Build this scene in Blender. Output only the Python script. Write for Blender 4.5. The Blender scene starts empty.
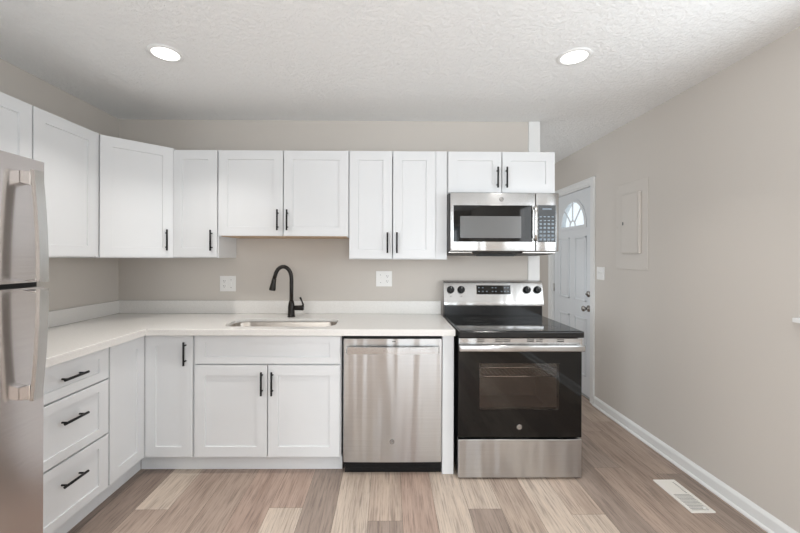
import bpy, bmesh, math, random
from mathutils import Vector, Matrix
R = math.radians
PI = math.pi
random.seed(7)
S = bpy.context.scene
COL = S.collection

# ------------------------------------------------------------------ camera
cd = bpy.data.cameras.new('camera'); cam = bpy.data.objects.new('camera', cd); COL.objects.link(cam)
cam.location = (0, -2.94, 1.363)
cam.rotation_euler = (Matrix.Rotation(R(-0.5), 3, 'Z') @ Matrix.Rotation(R(90), 3, 'X') @ Matrix.Rotation(R(0.20), 3, 'Z')).to_euler()
cd.sensor_width = 36; cd.lens = 370 / 800 * 36
cd.shift_x = 0.011; cd.shift_y = -0.0119
cd.clip_start = 0.05
S.camera = cam

# ------------------------------------------------------------------ world, exposure
S.view_settings.view_transform = 'Standard'
S.view_settings.look = 'None'
S.view_settings.gamma = 1
S.view_settings.use_curve_mapping = False
S.view_settings.exposure = 0.05
w = bpy.data.worlds.new('world'); S.world = w; w.use_nodes = True
bg = w.node_tree.nodes['Background']
bg.inputs[0].default_value = (0.88, 0.94, 1.0, 1); bg.inputs[1].default_value = 1.3

def area(name, loc, rot, sx, sy, e, color, shape='RECTANGLE', spread=180):
    l = bpy.data.lights.new(name, 'AREA'); l.shape = shape; l.size = sx; l.size_y = sy
    l.energy = e; l.color = color; l.spread = R(spread)
    o = bpy.data.objects.new(name, l); COL.objects.link(o); o.location = loc; o.rotation_euler = rot
    return o
# daylight entering through the two windows behind / beside the camera
for lx in (0.41, 1.27): area('daylight_rear_window', (lx, -6.26, 1.12), (R(112), 0, 0), 0.70, 1.9, 20.5, (0.89, 0.95, 1.0))
area('daylight_side_window', (1.84, -2.15, 1.58), (R(90), 0, R(90)), 1.7, 0.9, 20, (0.90, 0.955, 1.0))
area('added_left_light', (-2.08, -4.4, 1.45), (R(100), 0, R(-90)), 1.8, 1.2, 104, (0.88, 0.945, 1.0))  # added light on the unseen left side, brightens the right wall
# unseen area light in the hall behind the kitchen wall, no window modelled there
area('hall_area_light', (0.45, 1.0, 1.4), (R(90), 0, R(-90)), 1.2, 1.4, 9.5, (0.93, 0.97, 1.0))

# ------------------------------------------------------------------ materials
def mat(name, col, rough=0.5, metal=0.0, spec=0.5, **kw):
    m = bpy.data.materials.new(name); m.use_nodes = True
    b = m.node_tree.nodes['Principled BSDF']
    b.inputs['Base Color'].default_value = (*col, 1)
    b.inputs['Roughness'].default_value = rough
    b.inputs['Metallic'].default_value = metal
    b.inputs['Specular IOR Level'].default_value = spec
    for k, v in kw.items():
        b.inputs[k.replace('_', ' ')].default_value = v
    return m
def N(m, t, **kw):
    n = m.node_tree.nodes.new(t)
    for k, v in kw.items(): setattr(n, k, v)
    return n
def L(m, a, b): m.node_tree.links.new(a, b)
def coords(m, scale=(1, 1, 1), kind='Object'):
    tc = N(m, 'ShaderNodeTexCoord'); mp = N(m, 'ShaderNodeMapping'); mp.inputs['Scale'].default_value = scale
    L(m, tc.outputs[kind], mp.inputs['Vector']); return mp.outputs['Vector']
def noise(m, vec, scale, detail=3, rough=0.5):
    n = N(m, 'ShaderNodeTexNoise'); n.inputs['Scale'].default_value = scale
    n.inputs['Detail'].default_value = detail; n.inputs['Roughness'].default_value = rough
    if vec is not None: L(m, vec, n.inputs['Vector'])
    return n.outputs['Fac']
def bump(m, h, strength, dist=0.01):
    b = N(m, 'ShaderNodeBump'); b.inputs['Strength'].default_value = strength; b.inputs['Distance'].default_value = dist
    L(m, h, b.inputs['Height']); L(m, b.outputs['Normal'], m.node_tree.nodes['Principled BSDF'].inputs['Normal'])
def ramp(m, fac, stops):
    r = N(m, 'ShaderNodeValToRGB'); e = r.color_ramp.elements
    e[0].position, e[0].color = stops[0][0], (*stops[0][1], 1)
    e[1].position, e[1].color = stops[-1][0], (*stops[-1][1], 1)
    for p, c in stops[1:-1]:
        x = e.new(p); x.color = (*c, 1)
    L(m, fac, r.inputs['Fac']); return r.outputs['Color']
def srgb(r, g, b):
    f = lambda c: (c / 255 / 12.92) if c / 255 <= 0.04045 else ((c / 255 + 0.055) / 1.055) ** 2.4
    return (f(r), f(g), f(b))

M = {}
m = M['wall'] = mat('wall_paint', (0.605, 0.562, 0.516), 0.75, spec=0.25)
bump(m, noise(m, coords(m), 220, 2), 0.06, 0.002)
m = M['ceiling'] = mat('textured_ceiling_paint', (0.92, 0.922, 0.915), 0.9, spec=0.1)
v = coords(m)
n1 = noise(m, v, 38, 5, 0.65); n2 = noise(m, v, 110, 3, 0.6)
mx = N(m, 'ShaderNodeMath', operation='ADD'); L(m, ramp(m, n1, [(0.44, (0, 0, 0)), (0.56, (1, 1, 1))]), mx.inputs[0]); L(m, n2, mx.inputs[1])
bump(m, mx.outputs[0], 0.45, 0.008)
M['trim'] = mat('white_trim_paint', (0.80, 0.80, 0.79), 0.4)
m = M['cab'] = mat('white_cabinet_paint', (0.715, 0.722, 0.73), 0.36, spec=0.45)
bump(m, noise(m, coords(m), 90, 2), 0.02, 0.002)
M['cab_under'] = mat('tan_laminate', srgb(205, 178, 150), 0.6)
M['cab_in'] = mat('cabinet_interior', srgb(190, 165, 140), 0.7)
m = M['quartz'] = mat('white_quartz', (0.78, 0.755, 0.72), 0.22, spec=0.5)
L(m, ramp(m, noise(m, coords(m), 180, 4, 0.6), [(0.35, (0.735, 0.71, 0.68)), (0.65, (0.80, 0.78, 0.75))]), m.node_tree.nodes['Principled BSDF'].inputs['Base Color'])
def steel(name, col, rough, streak=(600, 1, 600), wav=0.0, wsc=(5, 1, 0.4)):
    m = mat(name, col, rough, 1.0)
    b = m.node_tree.nodes['Principled BSDF']
    b.inputs['Anisotropic'].default_value = 0.8
    b.inputs['Anisotropic Rotation'].default_value = 0.25
    t = N(m, 'ShaderNodeTangent', direction_type='RADIAL', axis='Z'); L(m, t.outputs[0], b.inputs['Tangent'])
    if wav:
        bump(m, noise(m, coords(m, wsc), 1.0, 2, 0.5), wav, 0.1)
    g = noise(m, coords(m, (2.0, 2.0, 900)), 1.0, 2)
    L(m, ramp(m, g, [(0.3, tuple(c * 0.93 for c in col)), (0.7, tuple(min(1, c * 1.05) for c in col))]), b.inputs['Base Color'])
    return m
M['steel'] = steel('brushed_stainless_steel', (0.51, 0.503, 0.497), 0.28, wav=0.28)
M['steel_bright'] = steel('polished_stainless_trim', (0.52, 0.515, 0.51), 0.22, wav=0.12)
M['steel_fridge'] = steel('refrigerator_stainless', (0.60, 0.56, 0.545), 0.22)
M['steel_plain'] = mat('satin_steel', (0.62, 0.61, 0.59), 0.25, 1.0)
M['steel_sink'] = mat('sink_stainless', (0.52, 0.47, 0.42), 0.28, 1.0)
M['chrome'] = mat('chrome', (0.8, 0.8, 0.8), 0.08, 1.0)
M['black'] = mat('matte_black_metal', (0.006, 0.006, 0.0065), 0.42, spec=0.25)
M['bronze'] = mat('oil_rubbed_bronze', (0.012, 0.009, 0.007), 0.34, spec=0.35)
M['blkglass'] = mat('black_glass', (0.004, 0.0037, 0.0035), 0.04, spec=0.36)
M['blkplastic'] = mat('black_plastic', (0.007, 0.007, 0.0075), 0.35, spec=0.3)
M['enamel'] = mat('black_enamel', (0.010, 0.010, 0.0105), 0.18, spec=0.4)
M['darkgrey'] = mat('dark_grey_paint', (0.07, 0.068, 0.066), 0.5)
M['ovenin'] = mat('oven_enamel', (0.24, 0.205, 0.185), 0.45)
M['white'] = mat('white_plastic', (0.84, 0.83, 0.81), 0.35)
M['slot'] = mat('dark_slot', (0.10, 0.10, 0.10), 0.6)
M['key'] = mat('grey_key_print', (0.22, 0.27, 0.32), 0.4)
M['screen_mesh'] = mat('grey_microwave_window', (0.13, 0.13, 0.13), 0.2, spec=0.6)
M['nickel'] = mat('satin_nickel', (0.36, 0.34, 0.32), 0.22, 1.0)
M['door'] = mat('white_door_paint', (0.74, 0.76, 0.78), 0.35)
M['ventm'] = mat('ivory_vent_enamel', (0.84, 0.81, 0.76), 0.35)
M['panelpaint'] = mat('painted_metal_cover', (0.605, 0.562, 0.516), 0.45)
M['lamp'] = mat('lamp_diffuser', (1, 1, 1), 0.5)
b = M['lamp'].node_tree.nodes['Principled BSDF']; b.inputs['Emission Color'].default_value = (1, 0.97, 0.92, 1); b.inputs['Emission Strength'].default_value = 3.0
M['ring'] = mat('burner_ring_print', (0.09, 0.09, 0.09), 0.2)
M['brass'] = mat('hinge_steel', (0.55, 0.53, 0.5), 0.3, 1.0)

def glass(name, tint, refl, rough=0.0):
    m = bpy.data.materials.new(name); m.use_nodes = True; nt = m.node_tree
    for n in list(nt.nodes):
        if n.type != 'OUTPUT_MATERIAL': nt.nodes.remove(n)
    out = [n for n in nt.nodes if n.type == 'OUTPUT_MATERIAL'][0]
    t = N(m, 'ShaderNodeBsdfTransparent'); t.inputs[0].default_value = (*tint, 1)
    g = N(m, 'ShaderNodeBsdfGlossy'); g.inputs['Roughness'].default_value = rough; g.inputs[0].default_value = (refl, refl, refl, 1)
    lw = N(m, 'ShaderNodeLayerWeight'); pw = N(m, 'ShaderNodeMath', operation='POWER'); pw.inputs[1].default_value = 5; L(m, lw.outputs['Facing'], pw.inputs[0])
    fr = N(m, 'ShaderNodeMath', operation='MULTIPLY_ADD'); fr.inputs[1].default_value = 0.92; fr.inputs[2].default_value = 0.045; L(m, pw.outputs[0], fr.inputs[0])
    mx = N(m, 'ShaderNodeMixShader'); L(m, fr.outputs[0], mx.inputs[0]); L(m, t.outputs[0], mx.inputs[1]); L(m, g.outputs[0], mx.inputs[2])
    L(m, mx.outputs[0], out.inputs[0]); return m
M['glass'] = glass('window_glass', (0.95, 0.97, 0.97), 1)
M['tint'] = glass('tinted_oven_glass', (0.72, 0.68, 0.65), 1, 0.02)

# floor: per-plank tone is stored on the faces, the grain is procedural
m = M['floor'] = mat('vinyl_plank', (0.4, 0.3, 0.25), 0.42, spec=0.4)
at = N(m, 'ShaderNodeAttribute', attribute_name='tone'); at2 = N(m, 'ShaderNodeAttribute', attribute_name='shift')
tc = N(m, 'ShaderNodeTexCoord')
ad = N(m, 'ShaderNodeVectorMath', operation='ADD'); L(m, tc.outputs['Object'], ad.inputs[0]); L(m, at2.outputs['Vector'], ad.inputs[1])
def fl(scale, sc, det, ro):
    mp = N(m, 'ShaderNodeMapping'); mp.inputs['Scale'].default_value = scale; L(m, ad.outputs[0], mp.inputs['Vector'])
    return noise(m, mp.outputs[0], sc, det, ro)
g1 = ramp(m, fl((14, 1.3, 1), 1.0, 5, 0.62), [(0.3, (0.72, 0.69, 0.68)), (0.52, (1, 1, 1)), (0.75, (1.14, 1.13, 1.12))])
g2 = ramp(m, fl((110, 5, 1), 1.0, 4, 0.65), [(0.34, (0.62, 0.61, 0.62)), (0.5, (1, 1, 1)), (0.7, (1.14, 1.14, 1.14))])
def mul(a, b_):
    x = N(m, 'ShaderNodeMix', data_type='RGBA', blend_type='MULTIPLY'); x.inputs['Factor'].default_value = 1
    L(m, a, x.inputs[6]); L(m, b_, x.inputs[7]); return x.outputs[2]
L(m, mul(mul(at.outputs['Color'], g1), g2), m.node_tree.nodes['Principled BSDF'].inputs['Base Color'])
bump(m, fl((120, 6, 1), 1.0, 3, 0.6), 0.12, 0.002)

# ------------------------------------------------------------------ helpers
def bm_new(): return bmesh.new()
def add_box(bm, x0, x1, y0, y1, z0, z1, bev=0.0, seg=2, mi=0):
    vs = [bm.verts.new(p) for p in ((x0, y0, z0), (x1, y0, z0), (x1, y1, z0), (x0, y1, z0), (x0, y0, z1), (x1, y0, z1), (x1, y1, z1), (x0, y1, z1))]
    fs = [bm.faces.new([vs[i] for i in f]) for f in ((0, 3, 2, 1), (4, 5, 6, 7), (0, 1, 5, 4), (1, 2, 6, 5), (2, 3, 7, 6), (3, 0, 4, 7))]
    for f in fs: f.material_index = mi
    if bev > 0:
        es = list({e for f in fs for e in f.edges})
        bmesh.ops.bevel(bm, geom=es, offset=bev, segments=seg, profile=0.5, affect='EDGES')
    return fs
def add_tube(bm, pts, rads, seg=14, cap=True):
    """sweep circles along a polyline"""
    pts = [Vector(p) for p in pts]
    if not isinstance(rads, (list, tuple)): rads = [rads] * len(pts)
    rings = []; prev = None
    for i, p in enumerate(pts):
        d = (pts[min(i + 1, len(pts) - 1)] - pts[max(i - 1, 0)]).normalized()
        if prev is None:
            a = Vector((0, 0, 1)) if abs(d.z) < 0.9 else Vector((1, 0, 0))
            u = d.cross(a).normalized()
        else:
            u = (prev - d * prev.dot(d)).normalized()
        prev = u; v_ = d.cross(u)
        rings.append([bm.verts.new(p + (u * math.cos(2 * PI * k / seg) + v_ * math.sin(2 * PI * k / seg)) * rads[i]) for k in range(seg)])
    for a, b_ in zip(rings, rings[1:]):
        for k in range(seg):
            f = bm.faces.new((a[k], a[(k + 1) % seg], b_[(k + 1) % seg], b_[k])); f.smooth = True
    if cap:
        bm.faces.new(rings[0][::-1]); bm.faces.new(rings[-1])
def add_prism(bm, poly, axis, a, b_):
    """extrude a 2D polygon along an axis: axis 'x': poly in (y,z); 'y': (x,z); 'z': (x,y)"""
    def P(p, t):
        return {'x': (t, p[0], p[1]), 'y': (p[0], t, p[1]), 'z': (p[0], p[1], t)}[axis]
    A = [bm.verts.new(P(p, a)) for p in poly]; B = [bm.verts.new(P(p, b_)) for p in poly]
    n = len(poly); out = [bm.faces.new(A), bm.faces.new(B[::-1])]
    for i in range(n): out.append(bm.faces.new((A[i], B[i], B[(i + 1) % n], A[(i + 1) % n])))
    return out
def fill_plate(bm, loops, axis, a, b_):
    """plate with holes: loops[0] outer, the rest holes"""
    def P(p, t):
        return {'x': (t, p[0], p[1]), 'y': (p[0], t, p[1]), 'z': (p[0], p[1], t)}[axis]
    es = []
    for lp in loops:
        vs = [bm.verts.new(P(p, a)) for p in lp]
        es += [bm.edges.new((vs[i], vs[(i + 1) % len(vs)])) for i in range(len(vs))]
    r = bmesh.ops.triangle_fill(bm, use_beauty=True, use_dissolve=False, edges=es)
    fs = [g for g in r['geom'] if isinstance(g, bmesh.types.BMFace)]
    bmesh.ops.recalc_face_normals(bm, faces=fs)
    ex = bmesh.ops.extrude_face_region(bm, geom=fs)
    d = Vector(P((0, 0), b_ - a))
    bmesh.ops.translate(bm, vec=d, verts=[g for g in ex['geom'] if isinstance(g, bmesh.types.BMVert)])
def rrect(x0, x1, y0, y1, r, n=8):
    out = []
    for cx, cy, a0 in ((x1 - r, y1 - r, 0), (x0 + r, y1 - r, 90), (x0 + r, y0 + r, 180), (x1 - r, y0 + r, 270)):
        for k in range(n + 1):
            a = R(a0 + 90 * k / n); out.append((cx + r * math.cos(a), cy + r * math.sin(a)))
    return out
def obj(name, bm, m, parent=None, label=None, loc=None, rot=None, kind=None, recalc=True, autos=False):
    if recalc: bmesh.ops.recalc_face_normals(bm, faces=bm.faces[:])
    me = bpy.data.meshes.new(name); bm.to_mesh(me); bm.free()
    for x in (m if isinstance(m, (list, tuple)) else [m]): me.materials.append(x)
    if autos:
        for p in me.polygons: p.use_smooth = True
        me.set_sharp_from_angle(angle=R(35))
    o = bpy.data.objects.new(name, me); COL.objects.link(o)
    if parent: o.parent = parent
    if loc: o.location = loc
    if rot: o.rotation_euler = rot
    if label: o['label'] = label
    if kind: o['kind'] = kind
    return o
def thing(name, label, cat, loc=(0, 0, 0), rz=0, group=None):
    o = bpy.data.objects.new(name, None); COL.objects.link(o); o.empty_display_size = 0.05
    o.location = loc; o.rotation_euler = (0, 0, rz); o['label'] = label; o['category'] = cat
    if group: o['group'] = group
    return o
def tag(o, label, cat, group=None):
    o['label'] = label; o['category'] = cat
    if group: o['group'] = group
def boxobj(name, b6, m, parent=None, bev=0.0, **kw):
    bm = bm_new(); add_box(bm, *b6, bev=bev); return obj(name, bm, m, parent, **kw)
def struct(name, b6, m, bev=0.0): return boxobj(name, b6, m, None, bev, kind='structure')

XL, XR, ZC = -2.126, 1.915, 2.443
YS = -6.4; YN = 1.72; TH = 0.12

# ------------------------------------------------------------------ setting: shell
# floor of planks
PW = 0.1797; X0 = -1.357
GREY, MED, TAN, PALE, RED, DARK = [(0.318, 0.250, 0.208), (0.372, 0.285, 0.232), (0.445, 0.352, 0.285), (0.515, 0.425, 0.350), (0.395, 0.290, 0.235), (0.262, 0.200, 0.165)]
cuts = {-4: [(-0.3, GREY)], -3: [(-1.3, DARK), (-0.1, GREY)], -2: [(-0.62, DARK), (0.5, DARK)], -1: [(-0.55, DARK), (0.6, GREY)],
        0: [(-0.94, MED), (0.27, PALE)], 1: [(-1.5, MED), (-0.3, MED)], 2: [(-1.16, MED), (0.05, MED)], 3: [(-0.42, RED)],
        4: [(-0.927, PALE), (0.29, RED)], 5: [(-1.3, GREY), (-0.1, GREY)], 6: [(-0.35, PALE)], 7: [(-1.03, GREY), (0.18, TAN)],
        8: [(-0.52, RED)], 9: [(-0.5, PALE)], 10: [(-0.94, GREY), (0.27, PALE)], 11: [(-0.25, TAN)], 12: [(-0.45, PALE)],
        13: [(-0.984, PALE), (0.23, TAN)], 14: [(-0.3, GREY), (0.9, RED)], 15: [(-0.55, MED), (0.66, GREY)], 16: [(-1.25, MED), (-0.05, MED), (1.1, MED)],
        17: [(-0.62, GREY), (0.12, MED)], 18: [(-0.2, TAN)]}
bm = bm_new()
tone = bm.loops.layers.float_color.new('tone'); shf = bm.loops.layers.float_color.new('shift')
rng = random.Random(3)
for k in range(-5, 19):
    a = max(X0 + PW * k, XL - 0.02); b_ = min(X0 + PW * (k + 1), XR + 0.1)
    segs = cuts.get(k, [])
    ys = [(c[0], c[1]) for c in segs] or [(-0.4 + rng.random(), rng.choice([GREY, MED, TAN]))]
    # each entry (y_end, tone): plank lying below (towards camera) y_end
    y = ys[0][0]; ends = []
    lo = ys[0][0] - 1.22; first = ys[0]
    spans = [(lo, first[0], first[1])]
    for (p, q) in zip(ys, ys[1:]): spans.append((p[0], q[0], q[1]))
    top = ys[-1][0]
    while top < YN + 0.1: spans.append((top, top + 1.22, rng.choice([GREY, MED, TAN, MED]))); top += 1.22
    while lo > YS: spans.append((lo - 1.22, lo, rng.choice([GREY, MED, TAN, PALE, RED]))); lo -= 1.22
    for (p, q, t) in spans:
        p = max(p, YS - 0.1); q = min(q, YN + 0.1)
        if q <= p: continue
        e = 0.0007
        f = bm.faces.new([bm.verts.new(c) for c in ((a + e, p + e, 0), (b_ - e, p + e, 0), (b_ - e, q - e, 0), (a + e, q - e, 0))])
        j = 1 + rng.uniform(-0.04, 0.04); sh = (rng.uniform(0, 40), rng.uniform(0, 40), 0, 1)
        for l in f.loops: l[tone] = (t[0] * j, t[1] * j, t[2] * j, 1); l[shf] = sh
f = bm.faces.new([bm.verts.new(c) for c in ((XL - .02, YS - .1, -0.003), (XR + .1, YS - .1, -0.003), (XR + .1, YN + .1, -0.003), (XL - .02, YN + .1, -0.003))])
for l in f.loops: l[tone] = (0.06, 0.05, 0.04, 1); l[shf] = (0, 0, 0, 1)
add_fs = add_box(bm, XL - .02, XR + .1, YS - .1, YN + .1, -0.06, -0.004)
for f in add_fs:
    for l in f.loops: l[tone] = (0.06, 0.05, 0.04, 1); l[shf] = (0, 0, 0, 1)
obj('floor', bm, M['floor'], kind='structure', recalc=False)

struct('ceiling', (XL - TH, XR + 0.15, YS - TH, YN + TH, ZC, ZC + 0.1), M['ceiling'])
bm = bm_new()
fill_plate(bm, [[(YS - TH, -0.02), (0, -0.02), (0, ZC), (YS - TH, ZC)], [(-5.4, 0.8), (-3.4, 0.8), (-3.4, 2.1), (-5.4, 2.1)]], 'x', XL - TH, XL)
obj('wall_left', bm, M['wall'], kind='structure')
bm = bm_new()
fill_plate(bm, [[(-5.398, 0.802), (-3.402, 0.802), (-3.402, 2.098), (-5.398, 2.098)], [(-5.35, 0.85), (-4.42, 0.85), (-4.42, 2.05), (-5.35, 2.05)], [(-4.38, 0.85), (-3.45, 0.85), (-3.45, 2.05), (-4.38, 2.05)]], 'x', XL - 0.1, XL - 0.05)
wn = obj('added_left_window', bm, M['trim'], kind='structure')  # added unseen window, gives the left area light an opening
boxobj('glass_pane', (XL - .078, XL - .072, -5.36, -3.44, 0.84, 2.06), M['glass'], wn)
struct('wall_back', (XL - TH, 1.114, 0.0, 0.115, -0.02, ZC), M['wall'])
struct('trim_1', (1.1145, 1.206, -0.012, 0.127, 0.0, ZC - 0.0005), M['trim'], 0.002)
struct('wall_hall', (-0.2, XR, YN, YN + TH, -0.02, ZC), M['wall'])
struct('wall_hall_left', (-0.2 - TH, -0.2, 0.115, YN + TH, -0.02, ZC), M['wall'])
# right wall with door opening and window opening
DY0, DY1, DZ = 0.520, 1.362, 2.064
WY0, WY1, WZ0, WZ1 = -3.05, -1.237, 1.085, 2.08
WT = 0.14
bm = bm_new()
fill_plate(bm, [[(YS - TH, -0.02), (DY0, -0.02), (DY0, DZ), (DY1, DZ), (DY1, -0.02), (YN + TH, -0.02), (YN + TH, ZC), (YS - TH, ZC)],
                [(WY0, WZ0), (WY1, WZ0), (WY1, WZ1), (WY0, WZ1)]], 'x', XR, XR + WT)
obj('wall_right', bm, M['wall'], kind='structure')
# rear wall with a wide window
SX0, SX1, SZ0, SZ1 = -0.02, 1.70, 0.03, 2.12
SXM = (SX0 + SX1) / 2
bm = bm_new()
fill_plate(bm, [[(XL - TH, -0.02), (XR + WT, -0.02), (XR + WT, ZC), (XL - TH, ZC)], [(SX0, SZ0), (SX1, SZ0), (SX1, SZ1), (SX0, SZ1)]], 'y', YS - TH, YS)
obj('wall_rear', bm, M['wall'], kind='structure')
bm = bm_new()
fill_plate(bm, [[(SX0 + .002, SZ0 + .002), (SX1 - .002, SZ0 + .002), (SX1 - .002, SZ1 - .002), (SX0 + .002, SZ1 - .002)], [(SX0 + .06, SZ0 + .06), (SXM - .07, SZ0 + .06), (SXM - .07, SZ1 - .06), (SX0 + .06, SZ1 - .06)],
                [(SXM + .07, SZ0 + .06), (SX1 - .06, SZ0 + .06), (SX1 - .06, SZ1 - .06), (SXM + .07, SZ1 - .06)]], 'y', YS - 0.09, YS - 0.04)
wn = obj('window_2', bm, M['trim'], kind='structure')
boxobj('glass_pane', (SX0 + .05, SX1 - .05, YS - 0.068, YS - 0.062, SZ0 + .05, SZ1 - .05), M['glass'], wn)
bm = bm_new()
ym = (WY0 + WY1) / 2
fill_plate(bm, [[(WY0 + .002, WZ0 + .002), (WY1 - .002, WZ0 + .002), (WY1 - .002, WZ1 - .002), (WY0 + .002, WZ1 - .002)], [(WY0 + .05, WZ0 + .05), (ym - .02, WZ0 + .05), (ym - .02, WZ1 - .05), (WY0 + .05, WZ1 - .05)],
                [(ym + .02, WZ0 + .05), (WY1 - .05, WZ0 + .05), (WY1 - .05, WZ1 - .05), (ym + .02, WZ1 - .05)]], 'x', XR + 0.07, XR + 0.12)
wn = obj('window_1', bm, M['trim'], kind='structure')
boxobj('glass_pane', (XR + .092, XR + .098, WY0 + .04, WY1 - .04, WZ0 + .04, WZ1 - .04), M['glass'], wn)
struct('trim_2', (XR - 0.026, XR + 0.068, WY0 - 0.03, WY1 + 0.010, WZ0 - 0.020, WZ0 + 0.002), M['trim'], 0.003)      # window stool
struct('trim_3', (XR - 0.013, XR - 0.0005, WY0 - 0.01, WY1 - 0.02, WZ0 - 0.075, WZ0 - 0.0245), M['wall'], 0.002)   # apron below it
# baseboards
def baseboard(name, p0, p1, nrm):
    """profile swept between floor points, nrm = direction into the room"""
    prof = [(0, 0), (0.014, 0), (0.014, 0.002), (0.014, 0.066), (0.011, 0.074), (0.006, 0.082), (0.003, 0.086), (0, 0.086)]
    bm = bm_new(); nrm = Vector(nrm)
    A = [bm.verts.new(Vector((*p0, 0)) + nrm * a + Vector((0, 0, z + 0.0005))) for a, z in prof]
    B = [bm.verts.new(Vector((*p1, 0)) + nrm * a + Vector((0, 0, z + 0.0005))) for a, z in prof]
    n = len(prof); bm.faces.new(A); bm.faces.new(B[::-1])
    for i in range(n): bm.faces.new((A[i], B[i], B[(i + 1) % n], A[(i + 1) % n]))
    # shoe moulding
    add_prof = [(0.014, 0), (0.024, 0), (0.024, 0.008), (0.020, 0.014), (0.014, 0.018)]
    A = [bm.verts.new(Vector((*p0, 0)) + nrm * a + Vector((0, 0, z + 0.0005))) for a, z in add_prof]
    B = [bm.verts.new(Vector((*p1, 0)) + nrm * a + Vector((0, 0, z + 0.0005))) for a, z in add_prof]
    n = len(add_prof); bm.faces.new(A); bm.faces.new(B[::-1])
    for i in range(n): bm.faces.new((A[i], B[i], B[(i + 1) % n], A[(i + 1) % n]))
    return obj(name, bm, M['trim'], kind='structure')
baseboard('baseboard_right', (XR - .0005, YS), (XR - .0005, 0.458), (-1, 0, 0))
baseboard('baseboard_hall_right', (XR - .0005, 1.424), (XR - .0005, YN), (-1, 0, 0))
baseboard('baseboard_hall', (-0.2, YN - .0005), (XR - 0.03, YN - .0005), (0, -1, 0))
baseboard('baseboard_left', (XL + .0005, YS), (XL + .0005, -2.4), (1, 0, 0))
baseboard('baseboard_rear', (XL + .03, YS + .0005), (SX0 - .05, YS + .0005), (0, 1, 0))

# ------------------------------------------------------------------ entry door on the right wall
def casing():
    bm = bm_new()
    o, i, t = 0.058, 0.0, DZ
    add_prism(bm, [(DY0 - o, 0.001), (DY0 - i + .006, 0.001), (DY0 - i + .006, t - .006), (DY1 + i - .006, t - .006), (DY1 + i - .006, 0.001), (DY1 + o, 0.001), (DY1 + o, t + o - .006), (DY0 - o, t + o - .006)], 'x', XR - 0.012, XR - 0.0005)
    add_prism(bm, [(DY0 - o, 0.001), (DY0 - o + .022, 0.001), (DY0 - o + .022, t + o - .028), (DY1 + o - .022, t + o - .028), (DY1 + o - .022, 0.001), (DY1 + o, 0.001), (DY1 + o, t + o - .006), (DY0 - o, t + o - .006)], 'x', XR - 0.019, XR - 0.012)
    return obj('trim_4', bm, M['trim'], kind='structure')
casing()
bm = bm_new()   # jamb
add_prism(bm, [(DY0 + .0005, 0.001), (DY0 + .018, 0.001), (DY0 + .018, DZ - .018), (DY1 - .018, DZ - .018), (DY1 - .018, 0.001), (DY1 - .0005, 0.001), (DY1 - .0005, DZ - .0005), (DY0 + .0005, DZ - .0005)], 'x', XR - 0.0004, XR + WT - .001)
obj('trim_5', bm, M['trim'], kind='structure')
struct('trim_6', (XR + 0.002, XR + WT, DY0 + .019, DY1 - .019, 0.0006, 0.016), M['steel_plain'], 0.002)   # threshold
dy0, dy1 = DY0 + 0.021, DY1 - 0.021; dx = XR + 0.022; dxb = dx + 0.044
fc, fz, fr = 0.922, 1.664, 0.274
bm = bm_new()
def fan(r, rz, n=28, zo=0.0): return [(fc + r * math.cos(PI * k / n), fz + zo + rz * math.sin(PI * k / n)) for k in range(n + 1)]
fill_plate(bm, [[(dy0, 0.02), (dy1, 0.02), (dy1, DZ - .021), (dy0, DZ - .021)], fan(0.246, 0.260, zo=0.022)], 'x', dx, dxb)
# embossed panels
def emboss(y0, y1, z0, z1):
    for (a, b_, c, d) in ((y0, y1, z0, z0 + .018), (y0, y1, z1 - .018, z1), (y0, y0 + .018, z0, z1), (y1 - .018, y1, z0, z1)):
        add_box(bm, dx - 0.009, dx + 0.001, a, b_, c, d, 0.003, 1)
    add_box(bm, dx - 0.004, dx + 0.001, y0 + .035, y1 - .035, z0 + .035, z1 - .035, 0.0035, 1)
for (a, b_) in ((0.650, 0.872), (0.985, 1.205)):
    emboss(a, b_, 0.93, 1.575); emboss(a, b_, 0.20, 0.765)
dr = obj('door_1', bm, M['door'], kind='structure')
# fan light frame and muntins
bm = bm_new()
fill_plate(bm, [[(fc - fr, fz - 0.004)] + [(fc + fr * math.cos(PI - PI * k / 28), fz + 0.022 + (fr + .012) * math.sin(PI * k / 28)) for k in range(29)] + [(fc + fr, fz - 0.004)], fan(0.238, 0.252, zo=0.026)], 'x', dx - 0.010, dx - 0.0005)
ri = 0.062
fo = [(fc + ri * math.cos(PI * k / 14), fz + .026 + ri * 1.03 * math.sin(PI * k / 14)) for k in range(15)]
fi = [(fc + (ri - .012) * math.cos(PI * k / 14), fz + .026 + (ri - .012) * 1.03 * math.sin(PI * k / 14)) for k in range(14, -1, -1)]
add_prism(bm, fo + fi, 'x', dx - 0.007, dx + 0.002)
for a in (45, 90, 135):
    c, s = math.cos(R(a)), math.sin(R(a)); px_, pz_ = -s * .006, c * .006
    p = [(fc + ri * c + px_, fz + .026 + ri * s + pz_), (fc + ri * c - px_, fz + .026 + ri * s - pz_), (fc + .242 * c - px_, fz + .026 + .256 * s - pz_), (fc + .242 * c + px_, fz + .026 + .256 * s + pz_)]
    add_prism(bm, p, 'x', dx - 0.007, dx + 0.002)
ff = obj('fan_window_frame', bm, M['door'], dr)
bm = bm_new(); add_prism(bm, fan(0.2455, 0.2595, zo=0.0225), 'x', dx + 0.008, dx + 0.014); obj('glass_pane', bm, M['glass'], dr)
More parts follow.
